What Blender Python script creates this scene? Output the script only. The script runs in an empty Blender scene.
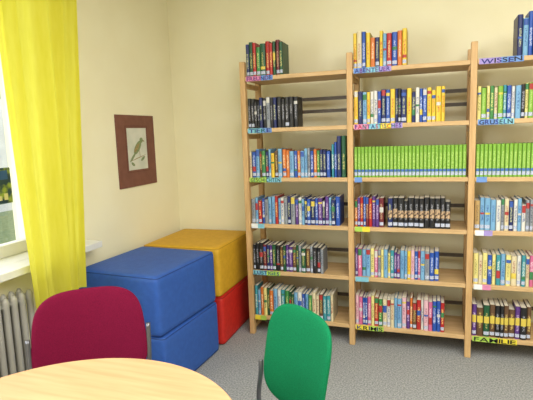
import bpy, bmesh, math, random
from mathutils import Vector, Matrix
random.seed(11)
scene = bpy.context.scene
col = scene.collection
scene.view_settings.view_transform = 'Standard'
scene.view_settings.exposure = 0.0

def lin(c):
    return tuple(((x/255)/12.92 if x/255 <= .04045 else ((x/255+.055)/1.055)**2.4) for x in c[:3]) + (1.0,)

# ------------------------------------------------------------ materials
def base_mat(name):
    m = bpy.data.materials.new(name); m.use_nodes = True
    nt = m.node_tree
    b = nt.nodes['Principled BSDF']
    return m, nt, b

def noise_mat(name, c1, c2=None, scale=20, rough=.6, bump=0, bscale=None, stretch=(1,1,1), detail=4, spec=.5, lo=.35, hi=.65, coord='Object'):
    m, nt, b = base_mat(name)
    b.inputs['Roughness'].default_value = rough
    b.inputs['Specular IOR Level'].default_value = spec
    if c2 is None: c2 = tuple(max(0, x*.94) for x in c1)
    tc = nt.nodes.new('ShaderNodeTexCoord'); mp = nt.nodes.new('ShaderNodeMapping')
    mp.inputs['Scale'].default_value = stretch
    nt.links.new(tc.outputs[coord], mp.inputs[0])
    n = nt.nodes.new('ShaderNodeTexNoise'); n.inputs['Scale'].default_value = scale; n.inputs['Detail'].default_value = detail
    nt.links.new(mp.outputs[0], n.inputs['Vector'])
    r = nt.nodes.new('ShaderNodeValToRGB')
    r.color_ramp.elements[0].position = lo; r.color_ramp.elements[1].position = hi
    r.color_ramp.elements[0].color = lin(c1); r.color_ramp.elements[1].color = lin(c2)
    nt.links.new(n.outputs['Fac'], r.inputs[0]); nt.links.new(r.outputs[0], b.inputs['Base Color'])
    if bump:
        bp = nt.nodes.new('ShaderNodeBump'); bp.inputs['Strength'].default_value = bump; bp.inputs['Distance'].default_value = .01
        if bscale:
            n2 = nt.nodes.new('ShaderNodeTexNoise'); n2.inputs['Scale'].default_value = bscale
            nt.links.new(tc.outputs[coord], n2.inputs['Vector']); nt.links.new(n2.outputs['Fac'], bp.inputs['Height'])
        else:
            nt.links.new(n.outputs['Fac'], bp.inputs['Height'])
        nt.links.new(bp.outputs[0], b.inputs['Normal'])
    return m

M_wall = noise_mat('wall_paint', (249,243,212), (246,239,206), scale=3, rough=.85, bump=.08, bscale=160, spec=.2)
M_ceil = noise_mat('ceiling_paint', (240,238,230), (235,233,225), scale=3, rough=.9)
M_floor = noise_mat('carpet', (122,124,126), (176,177,176), scale=110, rough=.95, bump=.25, bscale=300, spec=.1, detail=8, lo=.34, hi=.66)
M_white = noise_mat('white_paint', (232,232,228), (224,224,220), scale=6, rough=.4)
M_rad = noise_mat('radiator_enamel', (180,177,168), (168,165,156), scale=6, rough=.4)
M_beech = noise_mat('beech_upright', (212,174,122), (194,154,102), scale=9, stretch=(6,6,.6), rough=.5)
M_beechH = noise_mat('beech_shelf', (212,178,130), (196,160,110), scale=9, stretch=(.6,6,6), rough=.5)
M_rail = noise_mat('dark_rail_metal', (88,78,68), (76,66,56), scale=8, rough=.5)
M_table = noise_mat('table_veneer', (214,170,126), (202,156,112), scale=6, stretch=(.5,7,1), rough=.5, detail=6, spec=.25)
M_edge = noise_mat('table_edge', (160,112,70), (148,100,60), scale=10, rough=.4)
M_tube = noise_mat('grey_tube', (120,120,125), (110,110,116), scale=5, rough=.3); M_tube.node_tree.nodes['Principled BSDF'].inputs['Metallic'].default_value = .7
M_maroon = noise_mat('maroon_fabric', (118,14,52), (100,10,44), scale=300, rough=.9, bump=.12, spec=.15)
M_green = noise_mat('green_fabric', (14,120,76), (10,104,64), scale=300, rough=.9, bump=.12, spec=.15)
M_blue = noise_mat('blue_vinyl', (46,92,176), (42,86,168), scale=30, rough=.6, bump=.12, bscale=260)
M_yel = noise_mat('yellow_vinyl', (216,168,42), (206,158,34), scale=30, rough=.6, bump=.12, bscale=260)
M_red = noise_mat('red_vinyl', (204,36,26), (192,30,22), scale=30, rough=.6, bump=.12, bscale=260)
M_page = noise_mat('pages', (235,228,208), (214,206,186), scale=400, stretch=(1,.05,.05), rough=.9)
M_stick = noise_mat('spine_sticker', (224,227,234), (136,152,196), scale=330, rough=.6, lo=.46, hi=.56)
M_mat = noise_mat('frame_board', (128,82,68), (120,76,62), scale=20, rough=.7)
M_line = noise_mat('frame_line', (98,56,46), scale=20, rough=.7)
M_paper = noise_mat('print_paper', (222,222,208), (206,210,196), scale=12, rough=.7)
M_bird = noise_mat('bird_ink', (150,162,112), (106,128,94), scale=90, rough=.7)
M_bird2 = noise_mat('bird_ink_rust', (178,156,100), (138,124,86), scale=90, rough=.7)

# ------------------------------------------------------------ mesh builder
class MB:
    def __init__(s): s.v=[]; s.f=[]; s.mi=[]; s.sm=[]
    def add(s, vs, fs, mi=0, smooth=False, M=None):
        o=len(s.v)
        for v in vs:
            v=Vector(v)
            if M: v=M@v
            s.v.append(tuple(v))
        for f in fs:
            s.f.append([i+o for i in f]); s.mi.append(mi); s.sm.append(smooth)
    def box(s, a, b, mi=0, M=None):
        (x0,y0,z0),(x1,y1,z1)=a,b
        vs=[(x0,y0,z0),(x1,y0,z0),(x1,y1,z0),(x0,y1,z0),(x0,y0,z1),(x1,y0,z1),(x1,y1,z1),(x0,y1,z1)]
        s.add(vs,[(0,3,2,1),(4,5,6,7),(0,1,5,4),(1,2,6,5),(2,3,7,6),(3,0,4,7)],mi,False,M)
    def tube(s, pts, r, n=10, mi=0, closed=False):
        P=[Vector(p) for p in pts]; rings=[]
        N=len(P)
        up=Vector((0,0,1))
        prev=None
        for i in range(N):
            if closed: t=(P[(i+1)%N]-P[i-1]).normalized()
            else: t=(P[min(i+1,N-1)]-P[max(i-1,0)]).normalized()
            if prev is None:
                a=t.cross(up)
                if a.length<.1: a=t.cross(Vector((1,0,0)))
            else:
                a=prev-t*prev.dot(t)
            a.normalize(); prev=a; b=t.cross(a)
            rr=r[i] if isinstance(r,(list,tuple)) else r
            rings.append([tuple(P[i]+rr*(math.cos(k*2*math.pi/n)*a+math.sin(k*2*math.pi/n)*b)) for k in range(n)])
        vs=[v for R in rings for v in R]; fs=[]
        m=N if closed else N-1
        for i in range(m):
            j=(i+1)%N
            for k in range(n):
                fs.append((i*n+k,i*n+(k+1)%n,j*n+(k+1)%n,j*n+k))
        if not closed:
            fs.append(tuple(range(n-1,-1,-1))); fs.append(tuple((N-1)*n+k for k in range(n)))
        s.add(vs,fs,mi,True)
    def mesh(s,name,mats):
        me=bpy.data.meshes.new(name); me.from_pydata(s.v,[],s.f)
        for m in mats: me.materials.append(m)
        me.polygons.foreach_set('material_index',s.mi)
        me.polygons.foreach_set('use_smooth',s.sm)
        me.update()
        return me
    def obj(s,name,mats,loc=(0,0,0),parent=None):
        return put(name,s.mesh(name,mats),loc,parent)

def put(name,me,loc=(0,0,0),parent=None):
    o=bpy.data.objects.new(name,me); col.objects.link(o); o.location=loc
    if parent: o.parent=parent
    return o
def bevel(o,w=.004,seg=2):
    m=o.modifiers.new('bevel','BEVEL'); m.width=w; m.segments=seg; m.limit_method='ANGLE'; m.angle_limit=math.radians(40)
def empty(name,loc,rot=0):
    o=bpy.data.objects.new(name,None); o.empty_display_size=.1; col.objects.link(o); o.location=loc; o.rotation_euler=(0,0,rot); return o
def tag(o,label,cat,group=None):
    o['label']=label; o['category']=cat
    if group: o['group']=group
def struct(o): o['kind']='structure'
def smooth_path(pts,k=6):
    P=[Vector(p) for p in pts]; out=[]
    for i in range(len(P)-1):
        p0=P[max(i-1,0)];p1=P[i];p2=P[i+1];p3=P[min(i+2,len(P)-1)]
        for j in range(k):
            t=j/k
            out.append(.5*((2*p1)+(-p0+p2)*t+(2*p0-5*p1+4*p2-p3)*t*t+(-p0+3*p1-3*p2+p3)*t**3))
    out.append(P[-1]); return out

# ------------------------------------------------------------ room
WX=-2.10; WY=3.66; EX=3.0; SY=-2.6; CZ=2.78
b=MB(); b.box((WX-.3,SY-.2,-.1),(EX+.2,WY+.2,0)); o=b.obj('floor',[M_floor]); struct(o)
b=MB(); b.box((WX-.3,SY-.2,CZ),(EX+.2,WY+.2,CZ+.1)); o=b.obj('ceiling',[M_ceil]); struct(o)
b=MB(); b.box((WX-.3,WY,0),(EX+.2,WY+.2,CZ)); o=b.obj('wall_back',[M_wall]); struct(o)
b=MB(); b.box((EX,SY,0),(EX+.2,WY,CZ)); o=b.obj('wall_right',[M_wall]); struct(o)
b=MB(); b.box((WX-.3,SY-.2,0),(EX+.2,SY,CZ)); o=b.obj('wall_front',[M_wall]); struct(o)
W0,W1,Z0,Z1=-1.5,2.2,.87,2.45
b=MB()
b.box((WX-.3,SY,0),(WX,WY,Z0-.04)); b.box((WX-.3,SY,Z1),(WX,WY,CZ))
b.box((WX-.3,SY,Z0-.04),(WX,W0,Z1)); b.box((WX-.3,W1,Z0-.04),(WX,WY,Z1))
o=b.obj('wall_left',[M_wall]); struct(o)
b=MB(); b.box((WX,WY-.015,0),(EX,WY,.06)); o=b.obj('baseboard_back',[M_white]); struct(o)
b=MB(); b.box((WX,SY,0),(WX+.015,WY-.015,.06)); o=b.obj('baseboard_left',[M_white]); struct(o)
# sill
b=MB(); b.box((WX-.3,W0,Z0-.04),(WX,W1,Z0)); b.box((WX,W0-.1,Z0-.04),(-1.975,2.46,Z0)); o=b.obj('trim_1',[M_white]); struct(o); bevel(o,.004)
# window frame
b=MB(); gx0,gx1=-2.30,-2.24
b.box((gx0,W0,Z0),(gx1,W1,.94)); b.box((gx0,W0,Z1-.07),(gx1,W1,Z1))
for y in (W0,-.58,.42,1.30,W1-.07):
    b.box((gx0,y,.94),(gx1,y+.07,Z1-.07))
b.box((gx0+.005,W0+.07,2.0),(gx1-.005,W1-.07,2.05))
o=b.obj('window_1',[M_white]); struct(o); bevel(o,.005)
win=o
mg,nt,bs=base_mat('window_glass')
nt.nodes.remove(bs); tr=nt.nodes.new('ShaderNodeBsdfTransparent'); gl=nt.nodes.new('ShaderNodeBsdfGlossy'); gl.inputs['Roughness'].default_value=.02
mx=nt.nodes.new('ShaderNodeMixShader'); mx.inputs[0].default_value=.05
nt.links.new(tr.outputs[0],mx.inputs[1]); nt.links.new(gl.outputs[0],mx.inputs[2]); nt.links.new(mx.outputs[0],nt.nodes['Material Output'].inputs[0])
b=MB(); b.box((-2.272,W0+.03,.91),(-2.268,W1-.03,Z1-.03)); b.obj('glass',[mg],parent=win)

# outside
M_fac=noise_mat('facade_render',(212,212,206),(196,196,192),scale=2,rough=.9)
M_dark=noise_mat('facade_window',(124,132,140),scale=4,rough=.2)
M_leaf=noise_mat('foliage',(104,122,94),(158,170,142),scale=6,rough=.8)
M_bark=noise_mat('bark',(96,84,70),scale=10,rough=.9)
M_grass=noise_mat('grass',(104,120,80),(128,140,96),scale=8,rough=.9)
b=MB(); b.box((-16,-6,-.6),(-2.4,24,-.5)); o=b.obj('ground',[M_grass]); struct(o)
b=MB(); b.box((-14,2,-.5),(-12,20,6.5))
for zz in (.6,3.4):
    for yy in range(3,19,2):
        b.box((-12.02,yy,zz),(-11.98,yy+1.0,zz+1.5),1)
o=b.obj('building',[M_fac,M_dark]); tag(o,'pale rendered building with rows of windows outdoors','building')
tree=empty('tree',(-7.9,8.6,-.5)); tag(tree,'leafy green tree standing outside the window','tree')
b=MB(); b.tube([(0,0,0),(.05,0,1.2),(-.05,.1,2.6)],[.14,.11,.06],8); b.obj('trunk',[M_bark],parent=tree)
bm=bmesh.new()
for i in range(9):
    r=random.uniform(.45,.8); c=Vector((random.uniform(-.7,.7),random.uniform(-.7,.7),random.uniform(2.0,3.6)))
    res=bmesh.ops.create_icosphere(bm,subdivisions=3,radius=r)
    for v in res['verts']: v.co=v.co*(1+random.uniform(-.12,.12))+c
me=bpy.data.meshes.new('crown'); bm.to_mesh(me); bm.free(); me.materials.append(M_leaf); put('crown',me,parent=tree)

# ------------------------------------------------------------ poster on the glass
M_po=noise_mat('poster_print',(24,60,84),(150,170,70),scale=22,rough=.5,lo=.45,hi=.62)
b=MB(); b.box((-2.2675,1.84,1.165),(-2.2655,2.085,1.365),0)
b.box((-2.2657,1.86,1.30),(-2.2650,2.065,1.35),1)
for i in range(5): b.box((-2.2657,1.87+i*.04,1.185),(-2.2650,1.895+i*.04,1.21+.012*(i%3)),2)
o=b.obj('poster',[M_po,noise_mat('poster_blue',(40,90,170),rough=.5),noise_mat('poster_cream',(225,220,180),rough=.5)])
tag(o,'small colourful poster stuck to the window glass','poster')

# ------------------------------------------------------------ curtain
mc,nt,bs=base_mat('yellow_curtain')
nt.nodes.remove(bs)
df=nt.nodes.new('ShaderNodeBsdfDiffuse'); tl=nt.nodes.new('ShaderNodeBsdfTranslucent'); mx=nt.nodes.new('ShaderNodeMixShader')
tc=nt.nodes.new('ShaderNodeTexCoord'); mp=nt.nodes.new('ShaderNodeMapping'); mp.inputs['Scale'].default_value=(1,1,.15)
n=nt.nodes.new('ShaderNodeTexNoise'); n.inputs['Scale'].default_value=60; rp=nt.nodes.new('ShaderNodeValToRGB')
rp.color_ramp.elements[0].color=lin((230,224,78)); rp.color_ramp.elements[1].color=lin((240,234,104))
nt.links.new(tc.outputs['Object'],mp.inputs[0]); nt.links.new(mp.outputs[0],n.inputs['Vector']); nt.links.new(n.outputs['Fac'],rp.inputs[0])
nt.links.new(rp.outputs[0],df.inputs[0]); nt.links.new(rp.outputs[0],tl.inputs[0]); mx.inputs[0].default_value=.52
nt.links.new(df.outputs[0],mx.inputs[1]); nt.links.new(tl.outputs[0],mx.inputs[2]); nt.links.new(mx.outputs[0],nt.nodes['Material Output'].inputs[0])
NY,NZ=170,60; vs=[];fs=[]
ZT,ZB=2.74,.665
for j in range(NZ+1):
    t=j/NZ; z=ZT+(ZB-ZT)*t
    y0=1.73+.075*t; y1=2.36-.14*t
    for i in range(NY+1):
        s=i/NY
        ph=s*2*math.pi*4.6+1.1*math.sin(s*7+.6*t)+1.0*math.sin(t*2.2+s*5)
        amp=.040*(.6+.4*math.sin(s*11+1+1.5*t))
        x=-1.90+amp*math.sin(ph)+.008*math.sin(ph*2.3+t*5)*(1-.5*s)
        y=y0+(y1-y0)*(s+.014*math.sin(ph*1.0+1.3))
        vs.append((x+1.9,y-2.06,z-ZT))
for j in range(NZ):
    for i in range(NY):
        a=j*(NY+1)+i; fs.append((a,a+1,a+NY+2,a+NY+1))
cur=empty('curtain',(-1.9,2.06,ZT)); tag(cur,'bright yellow fabric curtain hanging in folds beside the window','curtain')
b=MB(); b.add(vs,fs,0,True); b.obj('curtain_fabric',[mc],parent=cur)
b=MB()
for i in range(8): b.box((-.006,-.29+i*.077,-.03),(.006,-.275+i*.077,.012))
b.obj('glider',[M_white],parent=cur)
b=MB(); b.box((-1.93,W0,ZT+.012),(-1.87,2.6,CZ)); o=b.obj('curtain_rail',[M_white]); tag(o,'white curtain rail fixed under the ceiling','curtain rail')

# ------------------------------------------------------------ radiator
rad=empty('radiator',(-2.024,1.45,.12)); tag(rad,'cream enamelled column radiator below the window sill','radiator')
b=MB()
for dx in (-.034,.034):
    b.tube([(dx,0,0),(dx,0,.02),(dx,0,.05),(dx,0,.57),(dx,0,.60),(dx,0,.62)],[.008,.018,.017,.017,.018,.008],10)
for z in (.04,.58):
    b.tube([(-.04,0,z),(.04,0,z)],.018,10)
    b.tube([(0,-.025,z),(0,.025,z)],.016,10)
sec=b.mesh('section',[M_rad])
for i in range(18):
    o=put('section',sec,(0,.42-i*.05,0),rad)
b=MB(); b.tube(smooth_path([(0,.44,.04),(0,.49,.04),(-.01,.52,.0),(-.01,.52,-.12)]),.009,8); b.tube([(0,.45,.04),(0,.48,.04)],.016,10)
b.obj('valve_pipe',[M_rad],parent=rad)
for y in (.3,-.35):
    b=MB(); b.box((-.074,y-.012,.1),(-.03,y+.012,.12)); b.obj('wall_bracket',[M_rad],parent=rad)

# ------------------------------------------------------------ framed picture
pic=empty('framed_picture',(WX,3.085,1.41)); tag(pic,'bird drawing in a brown-red mount hanging on the cream wall','picture')
b=MB(); b.box((0,-.24,-.262),(.009,.24,.262)); o=b.obj('mount',[M_mat],parent=pic); bevel(o,.002)
b=MB()
X=.009
for a,c in (((X,-.140,-.155),(X+.0012,.140,-.152)),((X,-.140,.182),(X+.0012,.140,.185)),((X,-.140,-.152),(X+.0012,-.137,.182)),((X,.137,-.152),(X+.0012,.140,.182))): b.box(a,c)
b.obj('mount_line',[M_line],parent=pic)
b=MB(); b.box((X,-.122,-.138),(X+.002,.122,.168),0)
def ell(cy,cz,ry,rz,ang,mi,x=.0116):
    pts=[(x,cy,cz)]
    for k in range(20):
        a=k*2*math.pi/20; yy=ry*math.cos(a); zz=rz*math.sin(a)
        pts.append((x,cy+yy*math.cos(ang)-zz*math.sin(ang),cz+yy*math.sin(ang)+zz*math.cos(ang)))
    b.add(pts,[(0,k+1,(k+1)%20+1) for k in range(20)],mi)
ell(.0,.025,.029,.066,-.8,1); ell(.052,.078,.022,.020,0,1,.0118); ell(-.066,-.044,.010,.052,-.85,1,.012); ell(-.012,.022,.015,.048,-.85,2,.0122)
ell(.080,.072,.011,.005,-.5,2,.0122); ell(0,-.052,.10,.003,.2,2,.0124); ell(.06,-.060,.030,.011,.5,1,.012); ell(-.07,-.095,.024,.011,-.5,1,.012)
ell(.022,-.018,.003,.026,.2,2,.0123)
b.obj('print',[M_paper,M_bird,M_bird2],parent=pic)

# ------------------------------------------------------------ foam blocks
def foam(loc,size,rot,mat,seamc,label):
    N=18; r=.028
    bm=bmesh.new(); bmesh.ops.create_cube(bm,size=2)
    bmesh.ops.subdivide_edges(bm,edges=bm.edges[:],cuts=N,use_grid_fill=True)
    h=Vector(size)/2
    for v in bm.verts:
        p=Vector([math.sin(c*math.pi/2) for c in v.co]); c=p.copy()
        p=Vector((p.x*h.x,p.y*h.y,p.z*h.z))
        q=Vector([max(-h[i]+r,min(h[i]-r,p[i])) for i in range(3)])
        d=p-q
        if d.length>1e-9: p=q+d.normalized()*r
        p.x*=1+.012*(1-c.y**2)*(1-c.z**2)*(abs(c.x)); p.y*=1+.012*(1-c.x**2)*(1-c.z**2)*(abs(c.y))
        v.co=p
    me=bpy.data.meshes.new('cover'); bm.to_mesh(me); bm.free(); me.materials.append(mat)
    for f in me.polygons: f.use_smooth=True
    e=empty('foam_block',loc,rot)
    tag(e,label,'seating cube')
    put('cover',me,(0,0,h.z),e)
    sm=noise_mat('seam_'+mat.name,seamc,rough=.7)
    for z in (r*.4,size[2]-r*.4):
        b=MB()
        x,y=h.x-.005,h.y-.005; k=.022
        pts=[]
        for cx,cy,a0 in ((x-k,y-k,0),(-x+k,y-k,90),(-x+k,-y+k,180),(x-k,-y+k,270)):
            for a in range(0,91,30):
                pts.append((cx+k*math.cos(math.radians(a0+a)),cy+k*math.sin(math.radians(a0+a)),z))
        b.tube(pts,.003,6,closed=True)
        b.obj('seam',[sm],parent=e)
    return e
foam((-1.735,2.61,0),(.61,.66,.36),math.radians(-3),M_blue,(26,62,130),'blue vinyl foam block on the carpet beneath another blue one')
foam((-1.745,2.61,.36),(.61,.66,.36),math.radians(-4),M_blue,(26,62,130),'blue vinyl foam block stacked on another blue block')
foam((-1.72,3.30,0),(.61,.64,.36),math.radians(1),M_red,(150,20,16),'red vinyl foam block on the carpet under the yellow one')
foam((-1.73,3.30,.36),(.62,.64,.36),math.radians(0),M_yel,(186,144,30),'yellow vinyl foam block stacked on the red block')

# ------------------------------------------------------------ bookcase
SF=3.235; SB=3.585
PX=[-1.290,-.533,.222,.977]
PT=2.01
SZ=[1.89,1.528,1.176,.838,.486,.137]
TH=.028
bc=empty('bookcase',(-.154,3.41,0)); tag(bc,'open beech library bookcase with three bays and labelled shelves','bookcase')
BL=Vector(bc.location)
b=MB()
b.box((-.019,SF-3.41,0),(.019,SF-3.41+.045,PT)); b.box((-.019,SB-3.41-.045,0),(.019,SB-3.41,PT))
for z in [s-.04 for s in SZ]+[.05]:
    b.box((-.012,SF-3.41+.045,z-.02),(.012,SB-3.41-.045,z+.015))
um=b.mesh('upright',[M_beech])
for x in PX:
    o=put('upright',um,(x-BL.x,0,0),bc); bevel(o,.004)

def text_geo(body,size):
    cu=bpy.data.curves.new('t','FONT'); cu.body=body; cu.size=size; cu.extrude=.0006; cu.align_x='LEFT'; cu.offset=size*.016
    ob=bpy.data.objects.new('t',cu); col.objects.link(ob)
    dg=bpy.context.evaluated_depsgraph_get(); me=bpy.data.meshes.new_from_object(ob.evaluated_get(dg))
    vs=[tuple(v.co) for v in me.vertices]; fs=[tuple(p.vertices) for p in me.polygons]
    bpy.data.objects.remove(ob); bpy.data.meshes.remove(me)
    return vs,fs
lcol=dict(yellow=(240,220,60),green=(176,214,84),blue=(110,150,215),white=(235,238,240),pink=(225,140,180),navy=(30,36,120),black=(16,16,20),red=(180,24,54),cyan=(130,195,215),teal=(16,96,100),purple=(110,44,130),lilac=(170,150,215))
lm={k:noise_mat('label_'+k,c,rough=.6) for k,c in lcol.items()}
labels={(0,0):('FREUNDE',['pink','blue'],['navy','purple'],.20),(0,1):('TIERE',['cyan','blue'],['navy','teal'],.18),(0,2):('GESCHICHTEN',['green','cyan'],['black','teal'],.24),(0,3):(None,['white','cyan'],0,.10),(0,4):('LUSTIGES',['cyan','green'],['teal','navy'],.21),(0,5):(None,['yellow','green'],0,.09),
 (1,0):('ABENTEUER',['blue','cyan','lilac'],['navy','purple'],.24),(1,1):('FANTASTISCHES',['pink','cyan','yellow','lilac'],['navy','red','teal','purple'],.31),(1,2):(None,['blue'],0,.05),(1,3):(None,['green','yellow'],0,.10),(1,4):(None,['cyan'],0,.09),(1,5):('KRIMIS',['yellow','green'],['navy','black'],.19),
 (2,0):('WISSEN',['lilac','blue'],['navy','black'],.24),(2,1):('GRUSELN',['blue','cyan'],['black','navy'],.20),(2,2):(None,['blue'],0,.06),(2,3):(None,['white','lilac'],0,.10),(2,4):(None,['white','pink'],0,.10),(2,5):('FAMILIE',['green','yellow'],['black'],.26)}
lr=random.Random(3)
for bay in range(3):
    xa,xb=PX[bay]+.020,PX[bay+1]-.020
    for r,z in enumerate(SZ):
        w=(xb-xa)/2; d=(SB-SF)/2-.004
        b=MB(); b.box((-w,-d,-TH/2),(w,d,TH/2))
        sh=b.obj('shelf',[M_beechH],((xa+xb)/2-BL.x,(SF+SB)/2-.001-BL.y,z),bc); bevel(sh,.003)
        if r>=1:
            b=MB(); b.box((-w,d-.045,TH/2+.10),(w,d-.038,TH/2+.125)); b.obj('stop_rail',[M_rail],parent=sh)
        if r==1:
            b=MB(); b.box((-w,d-.045,TH/2+.19),(w,d-.038,TH/2+.215)); b.obj('stop_rail',[M_rail],parent=sh)
        t,pcs,tcs,lw=labels[(bay,r)]
        b=MB(); mats=[lm[c] for c in pcs]
        seg=max(len(pcs),len(t) if t else 2)
        for i in range(seg):
            b.box((lw*i/seg,-.0008,-.018),(lw*(i+1)/seg,.0008,.016),i*len(pcs)//seg)
        if t:
            mats+= [lm[c] for c in tcs]
            geo=[]
            for ch in t:
                vs,fs=text_geo(ch,.038); x0=min(v[0] for v in vs); x1=max(v[0] for v in vs)
                geo.append(([(v[0]-x0,v[1],v[2]) for v in vs],fs,x1-x0))
            gap=.0045; avail=lw-.016-gap*(len(t)-1); k=avail/sum(g[2] for g in geo); x=.008
            for i,(vs,fs,wc) in enumerate(geo):
                vs=[(v[0]*k,v[1],v[2]) for v in vs]
                Mx=Matrix.Translation((x,-.0012,-.0145+lr.uniform(-.0012,.0012)))@Matrix.Rotation(math.pi/2,4,'X')@Matrix.Rotation(lr.uniform(-.06,.06),4,'Z')
                b.add(vs,fs,len(pcs)+i%len(tcs),False,Mx)
                x+=wc*k+gap
        b.obj('shelf_label',mats,(-w+.008,-d-.0012,0),sh)

# ------------------------------------------------------------ books
pal={'black':((30,30,34),(170,170,180)),'navy':((28,40,98),(200,205,150)),'blue':((40,82,172),(210,220,240)),'light blue':((120,170,208),(40,80,150)),
'white':((220,218,210),(90,100,150)),'cream':((220,206,168),(150,70,60)),'yellow':((230,196,60),(190,70,40)),'orange':((212,116,48),(250,230,190)),
'red':((180,40,40),(240,210,130)),'maroon':((112,34,46),(210,180,140)),'dark green':((30,84,54),(210,200,120)),'green':((64,134,70),(225,225,140)),
'lime green':((126,176,58),(186,214,120)),'purple':((92,56,130),(220,200,230)),'pink':((204,104,146),(245,225,235)),'pale pink':((224,182,192),(160,80,110)),
'grey':((144,150,158),(70,70,90)),'brown':((100,72,50),(220,190,110)),'tan':((190,158,104),(100,70,40)),'turquoise':((60,146,160),(235,240,225)),
'pale yellow':((230,218,140),(120,120,60))}
CM={};SM={}
for k,(c,a) in pal.items():
    CM[k]=noise_mat('cover_'+k.replace(' ','_'),tuple(x*.8 for x in c),rough=.4,scale=12)
    m,nt,bs=base_mat('spine_'+k.replace(' ','_')); bs.inputs['Roughness'].default_value=.4
    tc=nt.nodes.new('ShaderNodeTexCoord'); mp=nt.nodes.new('ShaderNodeMapping'); mp.inputs['Scale'].default_value=(300,1,230)
    oi=nt.nodes.new('ShaderNodeObjectInfo'); va=nt.nodes.new('ShaderNodeVectorMath'); va.operation='ADD'
    ms=nt.nodes.new('ShaderNodeMath'); ms.operation='MULTIPLY'; ms.inputs[1].default_value=37
    nt.links.new(oi.outputs['Random'],ms.inputs[0]); nt.links.new(tc.outputs['Object'],mp.inputs[0]); nt.links.new(mp.outputs[0],va.inputs[0]); nt.links.new(ms.outputs[0],va.inputs[1])
    n=nt.nodes.new('ShaderNodeTexNoise'); n.inputs['Scale'].default_value=1.0; n.inputs['Detail'].default_value=1
    nt.links.new(va.outputs[0],n.inputs['Vector'])
    rp=nt.nodes.new('ShaderNodeValToRGB'); rp.color_ramp.elements[0].position=.5; rp.color_ramp.elements[1].position=.56
    rp.color_ramp.elements[0].color=lin(c); rp.color_ramp.elements[1].color=lin(a)
    nt.links.new(n.outputs['Fac'],rp.inputs[0])
    sx=nt.nodes.new('ShaderNodeSeparateXYZ'); nt.links.new(tc.outputs['Object'],sx.inputs[0])
    g1=nt.nodes.new('ShaderNodeMath'); g1.operation='COMPARE'; g1.inputs[1].default_value=.107; g1.inputs[2].default_value=.052
    nt.links.new(sx.outputs['Z'],g1.inputs[0])
    g2=nt.nodes.new('ShaderNodeMath'); g2.operation='COMPARE'; g2.inputs[1].default_value=0; g2.inputs[2].default_value=.006
    nt.links.new(sx.outputs['X'],g2.inputs[0])
    g3=nt.nodes.new('ShaderNodeMath'); g3.operation='MULTIPLY'; nt.links.new(g1.outputs[0],g3.inputs[0]); nt.links.new(g2.outputs[0],g3.inputs[1])
    mi=nt.nodes.new('ShaderNodeMix'); mi.data_type='RGBA'
    nt.links.new(g3.outputs[0],mi.inputs[0]); mi.inputs[6].default_value=lin(c); nt.links.new(rp.outputs[0],mi.inputs[7])
    nt.links.new(mi.outputs[2],bs.inputs['Base Color']); SM[k]=m
BAND={k:noise_mat('band_'+k,c,rough=.45) for k,c in dict(w=(216,214,208),y=(226,202,84),b=(54,92,176),r=(180,54,54),k=(34,34,40),g=(60,130,80),l=(70,110,190)).items()}
BAND['t']=noise_mat('band_photo_vignette',(210,178,140),(70,50,46),scale=90,rough=.45,lo=.42,hi=.6)

def book_mesh(w,d,h,color,band,bpos,sticker,bh=.03):
    b=MB(); hw=w/2; t=min(.002,w*.12); bulge=min(.004,w*.2)
    prof=[(-hw,.0045),(-hw*.85,.001),(-hw*.45,-bulge*.75),(0,-bulge),(hw*.45,-bulge*.75),(hw*.85,.001),(hw,.0045)]
    zs=[0,.012,.034]+([max(bpos,.036),min(max(bpos,.036)+bh,h-.004)] if band else [])+[h]
    zi=[1, 3 if sticker else 1, 1]+([4,1] if band else [])
    n=len(prof)
    b.v.extend([(x,y,z) for z in zs for (x,y) in prof])
    for j in range(len(zs)-1):
        for i in range(n-1):
            edge=(i==0 or i==n-2)
            b.f.append([j*n+i,j*n+i+1,(j+1)*n+i+1,(j+1)*n+i]); b.mi.append(0 if edge else zi[j]); b.sm.append(True)
    b.box((-hw,.0045,0),(-hw+t,d,h),0); b.box((hw-t,.0045,0),(hw,d,h),0)
    b.add([(x,y,h) for x,y in prof],[tuple(range(n))],0)
    b.add([(x,y,0) for x,y in prof],[tuple(range(n-1,-1,-1))],0)
    b.box((-hw+t,.0046,.003),(hw-t,d-.004,h-.003),2)
    return b.mesh('book',[CM[color],SM[color],M_page,M_stick,BAND[band or 'w']])

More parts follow.
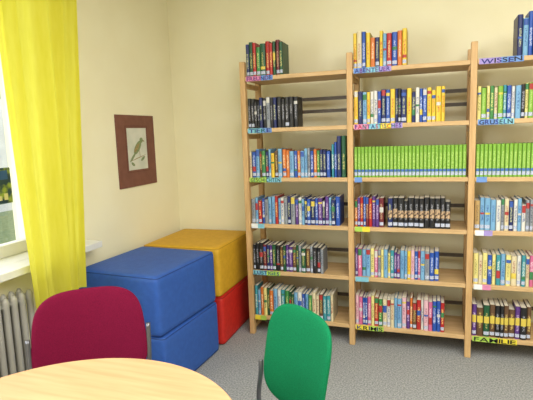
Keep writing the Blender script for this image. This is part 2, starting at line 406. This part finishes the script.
GAP=.0006
def place(color,x,y,z,w,d,h,band,bpos,sticker,label,group,rot=0,me=None,bh=.03):
    me=me or book_mesh(w,d,h,color,band,bpos,sticker,bh)
    o=put('book',me,(x,y,z)); o.rotation_euler=(0,rot,0)
    tag(o,label,'book',group)
    return me
rownames=['top','second','third','fourth','fifth','bottom']
baynames=['bay by the foam blocks','middle bay','end bay']
def row(bay,r,x0,x1,tw,hh,colors,series=None,dvar=.012,hvar=.012,seq=False,bands='wybrg    ',sp=.6,slope=0,bpos=None,bhs=(.012,.02,.035,.05)):
    x=x0; z=SZ[r]+TH/2+.0005; i=0
    grp=f'books on the {rownames[r]} shelf of the {baynames[bay]}'
    sme=None
    while True:
        w=tw*(1 if series else random.uniform(.66,1.32))
        if x+w>x1: break
        h=hh if series else hh+random.uniform(-hvar,hvar)+slope*(x-x0)
        if not series and random.random()<.12: h-=.02
        d=.14 if series else random.uniform(.13,.17)
        y=SF+.018+(random.uniform(0,.003) if series else random.uniform(0,dvar))
        c=series or (colors[i%len(colors)] if seq else random.choice(colors))
        band=random.choice(bands).strip() or None
        lab=(f'slim {c} volume from a matching series on shelf' if series else f'{c} children\'s book standing upright on a wooden shelf')
        if series:
            sme=place(c,x+w/2,y,z,w,d,h,'l',.036,True,lab,grp,me=sme,bh=.016)
        else:
            place(c,x+w/2,y,z,w,d,h,band,bpos or random.choice([h-.04,h-.05,.10,.045]),random.random()<sp,lab,grp,bh=random.choice(bhs))
        x+=w+GAP; i+=1

L0=-1.266; M0=-.510; R0=.245; RE=.595
row(0,0,L0,-.985,.029,.228,['navy','dark green','red','green','dark green','red','red','dark green','maroon','dark green'],seq=True,hvar=.014,bands='    y')
row(0,1,L0,-.89,.024,.212,['black','black','black','black','navy','black','grey','black','navy','black'],bands='w  kk',seq=True,hvar=.005,sp=.4)
row(0,2,L0,-.665,.0245,.195,['orange','blue','cream','light blue','brown','turquoise','navy','yellow','blue','grey','green','blue'])
row(0,3,L0,-.60,.0245,.192,['blue','light blue','navy','light blue','navy','white','red','blue','purple','grey','maroon','light blue'])
row(0,4,L0,-.72,.0245,.20,['black','brown','dark green','pale yellow','navy','black','maroon','grey','brown','navy','purple'],slope=-.03)
row(0,5,L0,-.66,.0245,.215,['green','blue','white','pale yellow','orange','brown','light blue','brown','dark green','black','turquoise','cream'],hvar=.014,slope=-.04)
z=SZ[2]+TH/2+.0005
for k,(dx,w,h,c) in enumerate([(-.655,.016,.225,'turquoise'),(-.636,.016,.24,'blue'),(-.612,.028,.28,'navy'),(-.580,.030,.28,'dark green')]):
    place(c,dx,SF+.02,z,w,.2,h,None,.15,False,f'tall {c} hardcover picture book on a wooden shelf','books on the third shelf of the bay by the foam blocks')
row(1,0,M0,-.15,.028,.222,['yellow','cream','blue','yellow','orange','navy','yellow','light blue','red','blue','orange','yellow','blue'],seq=True,hvar=.018)
row(1,1,M0,.09,.026,.215,['yellow','navy','light blue','yellow','white','white','blue','navy','blue','yellow','navy','black','navy','yellow','navy','white','blue','blue','yellow','yellow','yellow'],seq=True,hvar=.008)
row(1,2,M0,.196,.0228,.203,[],series='lime green')
row(1,3,M0,-.29,.0235,.20,['red','pale pink','grey','maroon','maroon','purple','orange','blue','red'])
row(1,3,-.29,.115,.033,.20,['black','black','black','black','navy'],bands='ttt',hvar=.004,sp=.9,bpos=.065,bhs=(.05,.06))
row(1,4,M0,.06,.023,.195,['pale yellow','pink','light blue','pale pink','pale yellow','grey','blue','light blue','pink','purple','yellow','cream','turquoise'],hvar=.006)
row(1,5,M0,.085,.023,.205,['pink','cream','maroon','brown','light blue','blue','orange','green','white','pale pink','purple','red','pale yellow'])
row(2,0,.455,RE,.032,.24,['navy','light blue','blue','blue','navy'],seq=True)
row(2,1,R0,RE,.025,.20,['pale yellow','lime green','pale yellow','green','cream','lime green','turquoise','blue','white','light blue','black'],seq=True)
row(2,2,R0,RE,.0228,.203,[],series='lime green')
row(2,3,R0,RE,.026,.195,['cream','white','grey','white','light blue','tan','navy','blue','light blue','white'])
row(2,4,R0,RE,.026,.20,['cream','light blue','pale yellow','light blue','blue','turquoise','orange','cream','white','pink'])
row(2,5,R0,RE,.030,.212,['brown','purple','dark green','brown','black','maroon','brown'],bands='yyy',sp=.9,hvar=.003,bhs=(.045,.05),bpos=.09)

# ------------------------------------------------------------ chairs
def pad(name,hw,hh,T,n_exp,taper,fn,mat,parent):
    K=72; sc=[1,.995,.98,.95,.9,.8,.6,.35,.0]
    vs=[];fs=[]
    def ring(s,side):
        t=T*(max(0,1-s**5))**(.4)*side
        for k in range(K):
            a=k*2*math.pi/K; c,sn=math.cos(a),math.sin(a)
            x=math.copysign(abs(c)**(2/n_exp),c); y=math.copysign(abs(sn)**(2/n_exp),sn)
            xx=hw*x*s*(1-taper*y*s); vs.append(fn(xx,hh*y*s,t))
    order=[(s,-1) for s in sc[:0:-1][1:]]+[(1,0)]+[(s,1) for s in sc[1:-1]]
    for s,side in order: ring(s,side)
    nr=len(order)
    for i in range(nr-1):
        for k in range(K): fs.append((i*K+k,i*K+(k+1)%K,(i+1)*K+(k+1)%K,(i+1)*K+k))
    vs.append(fn(0,0,-T)); vs.append(fn(0,0,T)); c0=nr*K
    for k in range(K): fs.append((c0,(k+1)%K,k)); fs.append((c0+1,(nr-1)*K+k,(nr-1)*K+(k+1)%K))
    b=MB(); b.add(vs,fs,0,True)
    return b.obj(name,[mat],parent=parent)
def chair(loc,rot,mat,label,hw=.225,zc=.683,taper=.06,uz=.70,ex=.016,sw=.22,ne=3.8):
    e=empty('chair',loc,rot); tag(e,label,'chair')
    def fb(a,c,t):
        z=zc+c; lean=.20*(z-.5)+.10*max(0,z-.72)**1.5
        return (a, t*1.0+lean-.05*(a/.245)**2, z)
    pad('backrest',hw,.187,.020,ne,taper,fb,mat,e)
    def fs_(a,c,t):
        return (a,-.225+c,.45+t+((-.02)*((-c-.15)/.06)**2 if c<-.15 else 0))
    pad('seat',sw,.205,.028,3.4,-.03,fs_,mat,e)
    u=hw+ex
    for sx in (-1,1):
        b=MB(); b.tube(smooth_path([(sx*.215,-.415,.0),(sx*.205,-.395,.2),(sx*.195,-.37,.405)]),.011,10); b.tube([(sx*.215,-.415,.0),(sx*.2145,-.4145,.02)],.015,10,1)
        b.obj('leg',[M_tube,lm['black']],parent=e)
        b=MB(); b.tube(smooth_path([(sx*.215,.05,.0),(sx*.215,.01,.2),(sx*.215,-.035,.41),(sx*(u-.006),-.03,.55),(sx*u,(uz-.55)*.2-.035,uz)]),.010,10); b.tube([(sx*.215,.05,.0),(sx*.215,.046,.02)],.015,10,1)
        b.obj('leg',[M_tube,lm['black']],parent=e)
    b=MB(); b.tube([(-.195,-.37,.408),(.195,-.37,.408)],.010,8); b.tube([(-.215,-.035,.408),(.215,-.035,.408)],.010,8)
    for sx in (-1,1): b.tube([(sx*.195,-.37,.408),(sx*.215,-.035,.408)],.010,8)
    b.obj('seat_frame',[M_tube],parent=e)
    return e
chair((-1.37,1.58,0),math.radians(37),M_maroon,'upholstered maroon chair with grey tubular frame at the round table',hw=.228,zc=.678,ex=.012)
chair((-.480,1.60,0),math.radians(-41),M_green,'upholstered green chair with grey tubular frame at the round table',hw=.198,zc=.662,taper=-.02,uz=.60,ex=.008,sw=.185)

# ------------------------------------------------------------ table
tb=empty('round_table',(-.92,.86,0)); tag(tb,'round table with light wood veneer top and slim legs','table')
bm=bmesh.new(); bmesh.ops.create_cone(bm,cap_ends=True,segments=128,radius1=.505,radius2=.505,depth=.025)
me=bpy.data.meshes.new('tabletop'); bm.to_mesh(me); bm.free(); me.materials.append(M_table); me.materials.append(M_edge)
for f in me.polygons:
    if abs(f.normal.z)<.5: f.material_index=1
o=put('tabletop',me,(0,0,.7175),tb); bevel(o,.004,3)
b=MB(); K=48
b.tube([(.40*math.cos(k*2*math.pi/K),.40*math.sin(k*2*math.pi/K),.68) for k in range(K)],.018,8,closed=True)
b.obj('apron',[M_edge],parent=tb)
for a in (88,178,268,358):
    a=math.radians(a); c,s=math.cos(a),math.sin(a)
    b=MB(); b.tube([(.42*c,.42*s,0),(.41*c,.41*s,.35),(.40*c,.40*s,.704)],[.016,.020,.024],14); b.obj('leg',[M_edge],parent=tb)

# ------------------------------------------------------------ lights
w=bpy.data.worlds.new('World'); scene.world=w; w.use_nodes=True
bg=w.node_tree.nodes['Background']; bg.inputs[0].default_value=(.92,.96,1,1); bg.inputs[1].default_value=2.5
def area(name,loc,rot,sx,sy,e,c):
    l=bpy.data.lights.new(name,'AREA'); l.shape='RECTANGLE'; l.size=sx; l.size_y=sy; l.energy=e; l.color=c
    o=bpy.data.objects.new(name,l); col.objects.link(o); o.location=loc; o.rotation_euler=rot; return o
area('window_daylight',(-2.5,-.2,1.65),(0,-math.pi/2,0),1.6,2.4,88,(.96,.98,1))
area('ceiling_fill',(.7,.7,2.74),(0,0,0),2.4,2.4,128,(1,.99,.96))  # added fill light under the ceiling to brighten the room, no fixture modelled

# ------------------------------------------------------------ camera
cam=bpy.data.cameras.new('camera'); cam.sensor_width=36; cam.lens=480/533*36
co=bpy.data.objects.new('camera',cam); col.objects.link(co); scene.camera=co
fwd=Vector((-.3288,.9347,-.1358)).normalized(); right=Vector((.9445,.3272,-.0345)); right=(right-fwd*right.dot(fwd)).normalized(); up=right.cross(fwd)
R=Matrix((right,up,-fwd)).transposed()
co.matrix_world=Matrix.Translation((0,0,1.5))@R.to_4x4()
